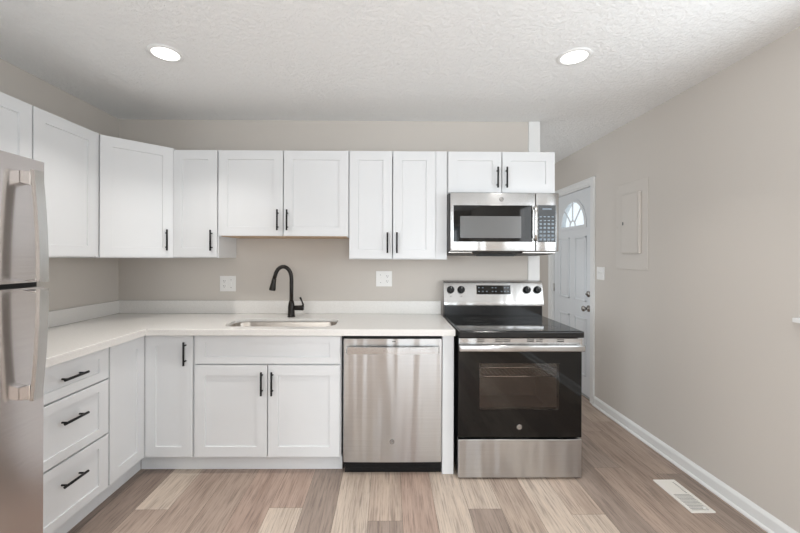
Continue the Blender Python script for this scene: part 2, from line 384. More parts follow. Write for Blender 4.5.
def lathe_x(prof, seg=20):
    bm = bm_new(); rings = []
    for x, r in prof:
        rings.append([bm.verts.new((x, r * math.cos(2 * PI * k / seg), r * math.sin(2 * PI * k / seg))) for k in range(seg)])
    for a, b_ in zip(rings, rings[1:]):
        for k in range(seg):
            f = bm.faces.new((a[k], a[(k + 1) % seg], b_[(k + 1) % seg], b_[k])); f.smooth = True
    bm.faces.new(rings[0][::-1]); bm.faces.new(rings[-1]); return bm
obj('door_knob', lathe_x([(-.0, .032), (-.008, .032), (-.012, .014), (-.034, .012), (-.040, .022), (-.052, .028), (-.062, .025), (-.068, .012)]), M['nickel'], dr, loc=(dx - .0005, 0.605, 0.872))
obj('deadbolt', lathe_x([(0, .030), (-.010, .029), (-.016, .022), (-.018, .008), (-.032, .007)]), M['nickel'], dr, loc=(dx - .0005, 0.605, 1.012))
for z in (0.25, 1.02, 1.80):
    bm = bm_new(); add_tube(bm, [(dx - .006, dy1 + .001, z - .045), (dx - .006, dy1 + .001, z + .045)], 0.006, 10); obj('hinge', bm, M['brass'], dr)

# ------------------------------------------------------------------ cabinets
DT = 0.019
def shaker_bm(w_, h, rail=0.064, stile=0.064):
    """front faces -Y, x 0..w, z 0..h, back at y=0; recessed flat panel inside a raised frame"""
    bm = bm_new(); c = 0.0016; d = 0.008; k = 0.0015
    def ring(x, z, y): return [bm.verts.new(p) for p in ((x, y, z), (w_ - x, y, z), (w_ - x, y, h - z), (x, y, h - z))]
    rs = [ring(0, 0, 0), ring(0, 0, -DT + c), ring(c, c, -DT), ring(stile, rail, -DT), ring(stile + k, rail + k, -DT + d)]
    bm.faces.new(rs[0][::-1])
    for p, q in zip(rs, rs[1:]):
        for i in range(4): bm.faces.new((p[i], p[(i + 1) % 4], q[(i + 1) % 4], q[i]))
    bm.faces.new(rs[-1])
    return bm
def pull_bm(length=0.145, vertical=True):
    bm = bm_new(); h = length / 2; q = 0.049
    if vertical:
        add_tube(bm, [(0, -.030, -h), (0, -.030, h)], 0.0062, 12)
        for s in (-q, q): add_tube(bm, [(0, 0, s), (0, -.029, s)], 0.0045, 10)
    else:
        h *= .93; add_tube(bm, [(-h, -.030, 0), (h, -.030, 0)], 0.0062, 12)
        for s in (-q, q): add_tube(bm, [(s, 0, 0), (s, -.029, 0)], 0.0045, 10)
    return bm
def front(cab, kind, x0, x1, z0, z1, handle=None, rail=0.064):
    """handle: None or (x, z, vertical) of the handle centre in cabinet space"""
    g = 0.0016
    d = obj(kind, shaker_bm(x1 - x0 - 2 * g, z1 - z0 - 2 * g, rail), M['cab'], cab, loc=(x0 + g, -0.001, z0 + g))
    if handle:
        h = obj('handle', pull_bm(vertical=handle[2]), M['black'], d, label='black bar handle', loc=(handle[0] - x0 - g, -DT + .0005, handle[1] - z0 - g))
    return d
def carcass(cab, w_, depth, z0, z1, top=True, under=None):
    bm = bm_new(); t = 0.016
    add_box(bm, 0, t, 0, depth, z0, z1); add_box(bm, w_ - t, w_, 0, depth, z0, z1)
    if not under: add_box(bm, t, w_ - t, 0.0, depth, z0, z0 + t)
    add_box(bm, t, w_ - t, depth - .008, depth, z0 + t, z1)
    if top: add_box(bm, t, w_ - t, 0, depth - .008, z1 - t, z1)
    # face frame
    add_box(bm, t, 0.035, 0, .018, z0 + t, z1 - t); add_box(bm, w_ - .035, w_ - t, 0, .018, z0 + t, z1 - t)
    add_box(bm, .035, w_ - .035, 0, .018, z1 - .04, z1 - (t if top else 0)); add_box(bm, .035, w_ - .035, 0, .018, z0 + t, z0 + .035)
    c = obj('cabinet_body', bm, M['cab'], cab)
    if under: boxobj('bottom_panel', (t, w_ - t, 0.002, depth - .009, z0 + .002, z0 + t - .001), M['cab_under'], cab, label='bare tan underside panel')
    return c
WALLG = 'white shaker wall cabinets'
BASEG = 'white shaker base cabinets'
YW = -0.305   # wall-cabinet carcass front
UT = 2.117; UTL = 2.130; UTC = 2.124
def wallcab(label, x0, x1, z0, doors, z1=UT, rz=0, loc=None, under=None, filler=None, depth=0.304):
    c = thing('wall_cabinet', label, 'cabinet', loc or (x0, YW, 0), rz, WALLG)
    w_ = x1 - x0
    carcass(c, w_, depth, z0, z1, under=under)
    for (a, b_, h) in doors: front(c, 'door', a - x0, b_ - x0, z0 + .004, z1 - .004, (h[0] - x0, h[1], True) if h else None)
    if filler: boxobj('filler_strip', (filler[0] - x0, filler[1] - x0, -.004, -.0008, z0 + .001, z1 - .001), M['cab'], c, 0.001)
    return c
wallcab('narrow white wall cabinet with one door, just right of the angled corner cabinet', -1.5145, -1.2005, 1.352, [(-1.5135, -1.204, (-1.238, 1.475))])
wallcab('short white two-door wall cabinet above the sink and faucet', -1.1995, -0.2775, 1.503, [(-1.196, -0.7415, (-0.775, 1.620)), (-0.7385, -0.280, (-0.708, 1.620))], under=True)
wallcab('tall white two-door wall cabinet just left of the microwave', -0.2765, 0.4195, 1.346, [(-0.275, 0.030, (-0.004, 1.463)), (0.033, 0.336, (0.062, 1.463))], filler=(0.3365, 0.419))
wallcab('small white two-door wall cabinet directly above the microwave', 0.4225, 1.1855, 1.815, [(0.424, 0.804, (0.770, 1.925)), (0.807, 1.184, (0.834, 1.925))])
# diagonal corner cabinet
cc = thing('corner_wall_cabinet', 'angled white corner wall cabinet with one wide door, where left and back walls meet', 'cabinet', (XL + .001, -.001, 0), 0, WALLG)
bm = bm_new(); k = 0.6085
add_prism(bm, [(0, 0), (k, 0), (k, -.304), (.304, -k), (0, -k)], 'z', 1.350, UTC)
obj('cabinet_body', bm, M['cab'], cc)
dl = math.sqrt(2) * (k - .304)
d = obj('door', shaker_bm(dl - .022, UTC - 1.350 - .008, 0.064), M['cab'], cc, loc=(.304 + .011 * .7071 + .0008, -k + .011 * .7071 - .0008, 1.356), rot=(0, 0, R(45)))
obj('handle', pull_bm(), M['black'], d, label='black bar handle', loc=(dl - .022 - .046, -DT + .0005, 1.475 - 1.356))
# left wall cabinets (front faces +x)
c = thing('wall_cabinet', 'white wall cabinet on the left wall between corner cabinet and refrigerator top', 'cabinet', (-1.821, -1.0485, 0), R(90), WALLG)
carcass(c, 0.4375, 0.304, 1.354, UTL); front(c, 'door', 0.002, 0.4135, 1.358, UTL - .004)
boxobj('filler_strip', (0.415, 0.4365, -.012, -.0005, 1.355, UTL - .001), M['cab'], c)
c = thing('wall_cabinet', 'white wall cabinet above the refrigerator, cut by the left edge', 'cabinet', (-1.821, -1.8115, 0), R(90), WALLG)
carcass(c, 0.762, 0.304, 1.755, UTL); front(c, 'door', 0.002, 0.380, 1.759, UTL - .004); front(c, 'door', 0.382, 0.760, 1.759, UTL - .004)

# base cabinets: carcass front y=-0.601, door front -0.620
YB = -0.601; ZT = 0.873
def basecab(name, label, x0, x1, loc=None, rz=0, depth=0.598, kick=True, kx=(0, 0), open_top=True):
    c = thing(name, label, 'cabinet', loc or (x0, YB, 0), rz, BASEG)
    w_ = x1 - x0
    carcass(c, w_, depth, 0.105, ZT - 0.0005, top=not open_top)
    boxobj('toe_kick', (kx[0], w_ + kx[1], 0.041, 0.056, 0.0008, 0.1045), M['cab'], c)
    return c
c = basecab('base_cabinet', 'narrow white base cabinet with full-height door, in the inner corner left of sink', -1.4815, -1.2115, kx=(-0.091, 0))
boxobj('filler_strip', (-0.0515, -0.0005, -0.016, .018, 0.106, ZT - .001), M['cab'], c)
front(c, 'door', -0.0305, 0.2655, 0.108, 0.868, (0.2235, 0.760, True))
c = basecab('sink_base_cabinet', 'wide white sink base cabinet with false drawer front over two doors', -1.2105, -0.2895)
front(c, 'false_drawer_front', 0.006, 0.914, 0.690, 0.868, None, 0.042)
front(c, 'door', 0.006, 0.459, 0.108, 0.684, (0.429, 0.575, True)); front(c, 'door', 0.462, 0.914, 0.108, 0.684, (0.493, 0.575, True))
boxobj('face_rail', (0.036, 0.885, 0.0005, .018, 0.665, 0.710), M['cab'], c); boxobj('face_stile', (0.44, 0.48, 0.0005, .018, 0.14, 0.664), M['cab'], c)
boxobj('side_panel', (0.9155, 0.919, -.018, -.0005, 0.106, ZT - .002), M['cab'], c)
# end panel right of the dishwasher
o = boxobj('end_panel', (0.344, 0.416, -0.620, -0.003, 0.001, ZT - .0005), M['cab'], None, 0.0015)
tag(o, 'white vertical end panel between dishwasher and range, reaching the floor', 'panel')
# left run (fronts face +x): carcass front x=-1.522
XB = -1.534
c = basecab('base_cabinet', 'white blind-corner base panel on left run, right of the drawer stack', -0.910, -0.62, loc=(XB, -0.9095, 0), rz=R(90), kx=(0, 0.058))
front(c, 'door', 0.002, 0.2885, 0.108, 0.868)
c = basecab('drawer_base_cabinet', 'white base cabinet with three stacked drawers beside the refrigerator', -1.535, -0.9105, loc=(XB, -1.5355, 0), rz=R(90))
boxobj('face_rail', (0.036, 0.588, 0.0005, .018, 0.68, 0.72), M['cab'], c); boxobj('face_rail', (0.036, 0.588, 0.0005, .018, 0.385, 0.42), M['cab'], c)
for (a, b_, hz) in ((0.702, 0.868, 0.789), (0.405, 0.696, 0.587), (0.108, 0.399, 0.296)):
    front(c, 'drawer', 0.003, 0.6195, a, b_, (0.379, hz, False), 0.045)

# ------------------------------------------------------------------ countertop, backsplash
SKX0, SKX1, SKY0, SKY1 = -1.070, -0.345, -0.556, -0.262
ct = thing('countertop', 'white quartz L-shaped countertop with low backsplash and sink cutout', 'countertop', (-0.85, -0.33, 0.874))
bm = bm_new(); ox, oy, oz = -0.85, -0.33, 0.874
hole = [(x - ox, y - oy) for x, y in rrect(SKX0, SKX1, SKY0, SKY1, 0.085)]
outer = [(XL + .001 - ox, -.001 - oy), (0.4195 - ox, -.001 - oy), (0.4195 - ox, -0.648 - oy), (-1.490 - ox, -0.648 - oy), (-1.490 - ox, -1.546 - oy), (XL + .001 - ox, -1.546 - oy)]
fill_plate(bm, [outer, hole], 'z', 0.020, 0.040)
es = [e for e in bm.edges if abs(e.verts[0].co.z - .04) < 1e-5 and abs(e.verts[1].co.z - .04) < 1e-5 and len(e.link_faces) == 2 and abs(e.link_faces[0].normal.dot(e.link_faces[1].normal)) < 0.3]
bmesh.ops.recalc_face_normals(bm, faces=bm.faces[:])
es = [e for e in bm.edges if abs(e.verts[0].co.z - .04) < 1e-5 and abs(e.verts[1].co.z - .04) < 1e-5 and len(e.link_faces) == 2 and abs(e.link_faces[0].normal.dot(e.link_faces[1].normal)) < 0.3]
bmesh.ops.bevel(bm, geom=es, offset=0.003, segments=2, profile=0.5, affect='EDGES')
add_prism(bm, [(-1.490 - ox, -1.546 - oy), (-1.490 - ox, -0.648 - oy), (0.4195 - ox, -0.648 - oy), (0.4195 - ox, -0.003 - oy), (0.3995 - ox, -0.003 - oy), (0.3995 - ox, -0.602 - oy), (-1.536 - ox, -0.602 - oy), (-1.536 - ox, -1.546 - oy)], 'z', 0.0, 0.0205)
obj('worktop', bm, M['quartz'], ct)
boxobj('backsplash', (XL + .021 - ox, 0.4195 - ox, -0.021 - oy, -.001 - oy, 0.0405, 0.141), M['quartz'], ct, 0.0015)
boxobj('backsplash', (XL + .001 - ox, XL + .0205 - ox, -1.546 - oy, -.001 - oy, 0.0405, 0.141), M['quartz'], ct, 0.0015)

# ------------------------------------------------------------------ sink
sk = thing('sink', 'stainless steel undermount sink set into the white countertop', 'sink', (-0.70, -0.41, 0.680))
def loop(bm, inset, z, r):
    return [bm.verts.new((x, y, z)) for x, y in rrect(SKX0 - .004 + inset + .70, SKX1 + .004 - inset + .70, SKY0 - .004 + inset + .41, SKY1 + .004 - inset + .41, r)]
bm = bm_new()
ls = [loop(bm, -0.014, 0.2125, 0.099), loop(bm, 0.0, 0.2125, 0.087), loop(bm, 0.002, 0.2085, 0.086), loop(bm, 0.010, 0.03, 0.080), loop(bm, 0.018, 0.010, 0.072), loop(bm, 0.040, 0.002, 0.05), loop(bm, 0.12, 0.0, 0.02)]
for a, b_ in zip(ls, ls[1:]):
    n = len(a)
    for i in range(n):
        f = bm.faces.new((a[i], a[(i + 1) % n], b_[(i + 1) % n], b_[i])); f.smooth = True
bm.faces.new(ls[-1])
basin = obj('basin', bm, M['steel_sink'], sk)
md = basin.modifiers.new('thick', 'SOLIDIFY'); md.thickness = 0.0012; md.offset = -1
bm = bm_new(); add_tube(bm, [(0, 0, 0.003), (0, 0, 0.007)], [0.055, 0.050], 24); add_tube(bm, [(0, 0, 0.007), (0, 0, 0.010)], [0.03, 0.026], 20)
obj('drain', bm, M['chrome'], sk)

# ------------------------------------------------------------------ faucet
fx, fy = -0.720, -0.170
fa = thing('faucet', 'dark bronze gooseneck pull-down faucet standing behind the sink', 'faucet', (fx, fy, 0.9145))
bm = bm_new(); add_tube(bm, [(0, 0, 0), (0, 0, .006), (0, 0, .0065), (0, 0, .03), (0, 0, .075), (0, 0, .10), (0, 0, .118)], [.0285, .0285, .0255, .025, .0245, .021, .0165], 24)
obj('faucet_body', bm, M['bronze'], fa)
pts = [(0, 0, .110), (0, 0, .20), (0, 0, .285)]; cxr = -0.060
for k in range(1, 15):
    a = R(0 + 165 * k / 14); pts.append((cxr + .060 * math.cos(a), -.012 * (1 - math.cos(a)) * .5, .285 + .088 * math.sin(a)))
e = Vector(pts[-1]); pts.append(tuple(e + Vector((-.006, -.002, -.022))))
bm = bm_new(); add_tube(bm, pts, .0145, 18); obj('neck', bm, M['bronze'], fa)
bm = bm_new(); e2 = Vector(pts[-1]); dd = Vector((-.16, -.04, -.98)).normalized()
add_tube(bm, [e2, e2 + dd * .012, e2 + dd * .035, e2 + dd * .082, e2 + dd * .09], [.0155, .0165, .018, .0235, .022], 20); obj('spray_head', bm, M['bronze'], fa)
bm = bm_new(); add_tube(bm, [(.015, 0, .066), (.060, 0, .066), (.084, 0, .066), (.092, 0, .066)], [.0175, .019, .020, .016], 20)
add_tube(bm, [(.080, 0, .072), (.088, -.003, .092), (.078, -.005, .120), (.066, -.006, .146)], [.011, .007, .0055, .008], 12)
obj('lever_handle', bm, M['bronze'], fa)

# ------------------------------------------------------------------ emblem
def emblem(parent, x, y, z, r, m1, m2):
    """round monogram badge facing -y"""
    bm = bm_new(); add_tube(bm, [(x, y, z), (x, y - .002, z)], r, 24); e = obj('emblem', bm, m1, parent)
    bm = bm_new()
    n = 24
    o1 = [(r * .92 * math.cos(2 * PI * k / n), r * .92 * math.sin(2 * PI * k / n)) for k in range(n)]
    i1 = [(r * .76 * math.cos(2 * PI * k / n), r * .76 * math.sin(2 * PI * k / n)) for k in range(n)]
    fill_plate(bm, [[(x + a, z + b_) for a, b_ in o1], [(x + a, z + b_) for a, b_ in i1]], 'y', y - .0026, y - .0019)
    obj('emblem_ring', bm, m2, e)
    cu = bpy.data.curves.new('t', 'FONT'); cu.body = 'GE'; cu.size = r * 0.95; cu.align_x = 'CENTER'; cu.align_y = 'CENTER'; cu.extrude = .0003; cu.shear = 0.3
    to = bpy.data.objects.new('t', cu); COL.objects.link(to)
    me = bpy.data.meshes.new_from_object(to); bpy.data.objects.remove(to)
    me.materials.clear(); me.materials.append(m2)
    lo = bpy.data.objects.new('emblem_lettering', me); COL.objects.link(lo); lo.parent = e
    lo.location = (x, y - .0023, z); lo.rotation_euler = (R(90), 0, 0)

# ------------------------------------------------------------------ dishwasher
dw = thing('dishwasher', 'stainless steel dishwasher with bar handle under the countertop', 'dishwasher', (0.032, -0.60, 0))
boxobj('tub_body', (-0.308, 0.308, 0.0, 0.57, 0.03, 0.872), M['blkplastic'], dw, label='black dishwasher body behind the door')
bm = bm_new()
# slightly bowed steel front
nx = 16; x0, x1 = -0.307, 0.309
def bow(x): return -0.032 - 0.0035 * (1 - (2 * (x - x0) / (x1 - x0) - 1) ** 2)
poly = [(x0, -0.0005), (x0, bow(x0) + .004)] + [(x0 + .004 + (x1 - x0 - .008) * k / nx, bow(x0 + .004 + (x1 - x0 - .008) * k / nx)) for k in range(nx + 1)] + [(x1, bow(x1) + .004), (x1, -0.0005)]
fs = add_prism(bm, poly, 'z', 0.084, 0.852)
dd_ = obj('door', bm, M['steel'], dw, autos=True, label='brushed stainless front')
boxobj('control_edge', (-0.30, 0.302, -0.028, -0.002, 0.8525, 0.860), M['blkplastic'], dw)
bm = bm_new()
hp = [(-0.288, -.052), (-0.2825, -.062)] + [(-0.28 + .56 * k / 10, -.066 - .010 * math.sin(PI * k / 10)) for k in range(11)] + [(0.2825, -.062), (0.288, -.052)]
back = [(0.283, -.052)] + [(0.26 - .52 * k / 10, -.054 - .008 * math.sin(PI * k / 10)) for k in range(11)] + [(-0.283, -.052)]
add_prism(bm, hp + back, 'z', 0.766, 0.808)
add_box(bm, -0.288, -0.262, -.056, -.0325, 0.768, 0.806, .002); add_box(bm, 0.262, 0.288, -.056, -.0325, 0.768, 0.806, .002)
obj('handle', bm, M['steel_bright'], dd_, autos=True, label='curved stainless bar handle')
emblem(dw, -0.003, -0.0352, 0.213, 0.0155, M['steel_bright'], M['darkgrey'])
bm = bm_new(); add_box(bm, -0.004, 0.018, -.0362, -.0345, 0.833, 0.838); obj('brand_mark', bm, M['darkgrey'], dd_)
bm = bm_new(); add_box(bm, -0.300, 0.306, -.002, -0.0004, 0.004, 0.078, .001)
for z in (0.03, 0.05): add_box(bm, -0.297, 0.303, -.006, -.001, z, z + .006, .001)
obj('toe_panel', bm, M['blkplastic'], dw)

# ------------------------------------------------------------------ range
rx = 0.815; W2 = 0.381
rg = thing('electric_range', 'freestanding stainless electric range with black glass cooktop and oven door', 'range', (rx, -0.66, 0))
# local: y=0 at world -0.66 ; wall at +0.66
bm = bm_new()
bd = (W2 - .003)
def shell(bm, x0, x1, y0, y1, z0, z1, t):
    add_box(bm, x0, x0 + t, y0, y1, z0, z1); add_box(bm, x1 - t, x1, y0, y1, z0, z1)
    add_box(bm, x0 + t, x1 - t, y1 - t, y1, z0, z1); add_box(bm, x0 + t, x1 - t, y0, y1 - t, z0, z0 + t); add_box(bm, x0 + t, x1 - t, y0, y1 - t, z1 - t, z1)
shell(bm, -bd, bd, 0.03, 0.645, 0.03, 0.872, 0.02)
obj('range_body', bm, M['enamel'], rg, label='black enamel side panels')
bm = bm_new(); shell(bm, -0.30, 0.30, 0.034, 0.50, 0.32, 0.76, 0.006); obj('oven_cavity', bm, M['ovenin'], rg, label='brown-grey oven interior seen through the glass')
for z in (0.612, 0.668):
    bm = bm_new(); add_tube(bm, [(-.285, .05, z), (.285, .05, z)], .004, 8); add_tube(bm, [(-.285, .45, z), (.285, .45, z)], .004, 8)
    for i in range(21): add_tube(bm, [(-.28 + .028 * i, .05, z + .004), (-.28 + .028 * i, .45, z + .004)], .0022, 6)
    obj('oven_rack', bm, M['steel_plain'], rg, label='chrome wire rack')
# cooktop
ctz = 0.914
bm = bm_new(); add_box(bm, -W2, W2 + .003, -.036, 0.57, 0.8725, ctz - .002, .006, 3)
ck = obj('cooktop_frame', bm, M['enamel'], rg)
boxobj('cooktop_glass', (-W2 + .012, W2 - .009, -.024, 0.567, ctz - .0025, ctz + .0005), M['blkglass'], ck, 0.001)
for (x, y, r) in ((-.19, .11, .115), (.19, .11, .09), (-.19, .38, .08), (.19, .38, .11), (0, .40, .05)):
    bm = bm_new(); n = 40
    for rr in (r, r * .62):
        fill_plate(bm, [[(x + rr * math.cos(2 * PI * k / n), y + rr * math.sin(2 * PI * k / n)) for k in range(n)], [(x + (rr - .0016) * math.cos(2 * PI * k / n), y + (rr - .0016) * math.sin(2 * PI * k / n)) for k in range(n)]], 'z', ctz + .0006, ctz + .0009)
    obj('burner_ring', bm, M['ring'], ck)
# backguard
bm = bm_new()
BB = 0.042
add_prism(bm, [(0.530 + BB, 0.8725), (0.530 + BB, 0.995), (0.560 + BB, 1.162), (0.575 + BB, 1.172), (0.650, 1.172), (0.650, 0.8725)], 'x', -W2 + .004, W2 - .002)
obj('backguard', bm, M['enamel'], rg, label='glossy black rear riser')
bm = bm_new()
add_prism(bm, [(a + BB, b_) for a, b_ in [(0.516, 0.990), (0.514, 0.998), (0.520, 1.026), (0.523, 1.034), (0.545, 1.160), (0.553, 1.174), (0.568, 1.181), (0.608, 1.181), (0.608, 1.173), (0.575, 1.173), (0.559, 1.165), (0.529, 0.997), (0.529, 0.990)]], 'x', -W2 - .002, W2 + .004)
cp = obj('control_panel', bm, M['steel_bright'], rg, autos=True, label='slanted stainless control panel')
slope = math.atan2(0.545 - 0.523, 1.162 - 1.034)
def on_panel(z): return BB + 0.523 + (z - 1.034) * (0.545 - 0.523) / (1.162 - 1.034)
def panel_box(name, x0, x1, z0, z1, t, m, parent, bev=0.0):
    zc = (z0 + z1) / 2
    bm = bm_new(); add_box(bm, x0, x1, -t, 0, -(z1 - z0) / 2, (z1 - z0) / 2, bev)
    return obj(name, bm, m, parent, loc=(0, on_panel(zc) - .0003, zc), rot=(-slope, 0, 0))
dsp = panel_box('display', -0.129, 0.135, 1.077, 1.146, .002, M['blkglass'], cp)
for i, x in enumerate([-.11, -.08, -.05, -.005, .02, .065, .09, .115]):
    for z in (-.012, .016):
        if z > 0 and i in (2, 5): continue
        bm = bm_new(); add_box(bm, x - .006, x + .006, -.0026, -.002, z - .0025, z + .0025); obj('button_print', bm, M['key'], dsp)
for x in (-0.329, -0.248, 0.262, 0.343):
    bm = bm_new()
    add_tube(bm, [(0, 0, 0), (0, -.004, 0), (0, -.006, 0), (0, -.026, 0), (0, -.028, 0)], [.029, .029, .0255, .023, .021], 24)
    add_box(bm, -.005, .005, -.034, -.006, -.022, .024, .002)
    kn = obj('control_knob', bm, M['blkplastic'], rg, label='black rotary knob', loc=(x, on_panel(1.112) - .0005, 1.112), rot=(-slope, 0, 0))
    bm = bm_new(); add_box(bm, -.0008, .0008, -.0346, -.0338, .006, .022); obj('pointer_mark', bm, M['white'], kn)
    bm = bm_new(); add_box(bm, x - .006, x + .006, -.0006, 0, -.002, .002); obj('burner_symbol', bm, M['darkgrey'], cp, loc=(0, on_panel(1.062) - .0002, 1.062), rot=(-slope, 0, 0))
# vent trim with slots
bm = bm_new()
ZV0, ZV1 = 0.7995, 0.866
slots = [-.30, -.245, -.185, -.13, -.045, .015, .07, .155, .215, .27]
holes = []
for i, sx in enumerate((-.245, -.135, -.085, .06, .115, .245)):
    for z in (0.8455, 0.856):
        holes.append([(sx - .022, z), (sx + .022, z), (sx + .022, z + .0048), (sx - .022, z + .0048)])
fill_plate(bm, [[(-W2 + .002, ZV0), (W2, ZV0), (W2, ZV1), (-W2 + .002, ZV1)]] + holes, 'y', -0.020, -0.016)
add_box(bm, -W2 + .002, W2, -.016, 0.028, ZV1 - .003, ZV1)
obj('vent_trim', bm, M['steel_bright'], rg, label='stainless slotted vent strip')
# oven door
bm = bm_new()
DZ0, DZ1 = 0.258, 0.783
fill_plate(bm, [[(-W2, DZ0), (W2 - .002, DZ0), (W2 - .002, 0.7985), (-W2, 0.7985)], [(-.250, .427), (.242, .427), (.242, .712), (-.250, .712)]], 'y', -0.014, 0.026)
od = obj('oven_door', bm, M['blkglass'], rg, label='black glass oven door')
boxobj('door_window', (-.2495, .2415, -.0125, -.0065, .4275, .7115), M['tint'], od, label='tinted see-through window')
bm = bm_new()
add_box(bm, -W2, W2 + .001, -.056, -.036, 0.793, 0.831, .006, 3)
add_box(bm, -W2 + .004, -W2 + .034, -.038, -.0205, 0.797, 0.826, .003); add_box(bm, W2 - .034, W2 - .004, -.038, -.0205, 0.797, 0.826, .003)
obj('handle', bm, M['steel_bright'], od, label='wide stainless bar handle', autos=True)
emblem(rg, -0.005, -0.0145, 0.322, 0.0165, M['steel_bright'], M['darkgrey'])
bm = bm_new()
add_box(bm, -W2 + .001, W2 - .002, -.018, 0.026, 0.012, 0.246, .003)
obj('storage_drawer', bm, M['steel'], rg, label='plain stainless lower drawer')
for x in (-.34, .34):
    for y in (0.08, 0.58):
        bm = bm_new(); add_tube(bm, [(x, y, 0.0008), (x, y, .012), (x, y, .03)], [.018, .018, .01], 12); obj('leveling_foot', bm, M['blkplastic'], rg)

# ------------------------------------------------------------------ microwave
mw = thing('microwave', 'stainless over-the-range microwave with black glass door above the range', 'microwave', (0.80, -0.36, 1.375))
# local x: world-0.80 ; y: world+0.36 ; z: world-1.375
bm = bm_new()
add_prism(bm, [(0.0, .035), (0.05, .012), (0.355, .0), (0.355, .434), (0.0, .434)], 'x', -.378, .378)
obj('microwave_body', bm, M['darkgrey'], mw, label='dark grey casing')
bm = bm_new(); add_box(bm, -.371, .216, -.040, -.001, .030, .433, .005, 3)
md_ = obj('door', bm, M['steel_bright'], mw, label='stainless framed door', autos=True)
boxobj('door_glass', (-.350, .192, -.0425, -.0405, .095, .346), M['blkglass'], md_, 0.001, label='black glass')
bm = bm_new(); add_prism(bm, rrect(-.305, .116, .121, .271, .006, 4), 'y', -.0432, -.0426); obj('viewing_screen', bm, M['screen_mesh'], md_, label='grey mesh window')
bm = bm_new(); add_tube(bm, [(.207, -.066, .098), (.207, -.070, .15), (.207, -.070, .29), (.207, -.066, .342)], .0115, 16)
add_box(bm, .199, .215, -.064, -.0405, .104, .122, .002); add_box(bm, .199, .215, -.064, -.0405, .318, .336, .002)
obj('handle', bm, M['steel_plain'], md_, label='vertical stainless bar handle')
emblem(mw, -0.020, -0.0402, 0.388, 0.015, M['steel_bright'], M['darkgrey'])
bm = bm_new(); add_box(bm, .219, .376, -.040, -.001, .030, .433, .004, 3)
ms = obj('control_section', bm, M['steel_bright'], mw, autos=True)
kp = boxobj('keypad', (.233, .354, -.0422, -.0405, .094, .348), M['blkglass'], mw, 0.001, label='black touch keypad')
for r_ in range(7):
    for c_ in range(4):
        x = .243 + .0275 * c_; z = .106 + .0265 * r_
        bm = bm_new(); add_box(bm, x, x + .016, -.0428, -.0422, z, z + (.013 if r_ < 5 else .007)); obj('key', bm, M['key'], kp)
bm = bm_new(); add_box(bm, .262, .325, -.0428, -.0422, .318, .326); obj('clock_display', bm, M['key'], kp)
bm = bm_new(); add_prism(bm, [(-.17, -.004), (.10, -.004), (.12, .012), (-.19, .012)], 'y', .06, .12); obj('grease_filter', bm, M['blkplastic'], mw)
bm = bm_new(); add_box(bm, -.375, -.21, .001, .05, .016, .029, .003); obj('bottom_grille', bm, M['nickel'], mw); bm = bm_new(); add_box(bm, .14, .375, .001, .05, .016, .029, .003); obj('bottom_grille', bm, M['nickel'], mw)

# ------------------------------------------------------------------ refrigerator (front faces +x)
fg = thing('refrigerator', 'stainless top-freezer refrigerator with curved handles at the left edge', 'refrigerator', (-1.33, -1.937, 0))
# local x: world+1.33 (front), y: world+1.945 (-.375..+.375)
boxobj('fridge_body', (-.77, 0.0, -.374, .376, 0.02, 1.690), M['darkgrey'], fg, 0.004, label='dark grey cabinet sides')
def fdoor(name, z0, z1, lab):
    bm = bm_new(); n = 18; h = .379
    prof = []
    for k in range(n + 1):
        t = -1 + 2 * k / n; prof.append((.0555 + .006 * (1 - abs(t) ** 3), h * t))
    poly = [(0.004, -h), (.030, -h)] + [(max(.055, p[0]), p[1]) for p in prof] + [(.030, h), (0.004, h)]
    add_prism(bm, poly, 'z', z0, z1)
    return obj(name, bm, M['steel_fridge'], fg, autos=True, label=lab)
d1 = fdoor('freezer_door', 1.268, 1.708, 'stainless freezer door'); d2 = fdoor('fridge_door', 0.06, 1.250, 'stainless refrigerator door')
boxobj('hinge_cover', (-.10, .012, .318, .366, 1.6905, 1.712), M['darkgrey'], fg, 0.004)
boxobj('door_gasket', (0.001, 0.034, -.37, .374, 1.2505, 1.2675), M['blkplastic'], fg)
boxobj('toe_grille', (-.02, .012, -.37, .37, 0.004, 0.055), M['blkplastic'], fg)
def fhandle(parent, zs, ze, up):
    # bowed strap, near the far edge of the door
    yc = 0.300; hw = .017; n = 20
    zmid = 1.259; half = 0.40
    bm = bm_new(); A = []
    for k in range(n + 1):
        z = zs + (ze - zs) * k / n; q = (z - zmid) / half
        xo = .102 + .022 * (1 - q * q); A.append((xo, z))
    poly = [(x + .007, z) for x, z in A] + [(x - .007, z) for x, z in A[::-1]]
    add_prism(bm, poly, 'y', yc - hw, yc + hw)
    o = obj('handle', bm, M['steel_plain'], parent, autos=True, label='bowed stainless handle')
    def mount(za, zb, xo):
        bm = bm_new(); sg = 1 if za < zb else -1
        add_prism(bm, [(.0595, za), (xo, za + sg * .004), (xo, zb), (.0595, zb - sg * .010)], 'y', yc - hw + .001, yc + hw - .001)
        bmesh.ops.bevel(bm, geom=bm.edges[:], offset=.0015, segments=1, affect='EDGES')
        obj('handle_mount', bm, M['chrome'], o, label='polished chrome mount')
    if up: mount(ze - .001, ze - .055, .095); mount(zs + .001, zs + .012, .115)
    else: mount(zs + .001, zs + .055, .095); mount(ze - .001, ze - .012, .115)
fhandle(d1, 1.272, 1.660, True); fhandle(d2, 0.862, 1.247, False)

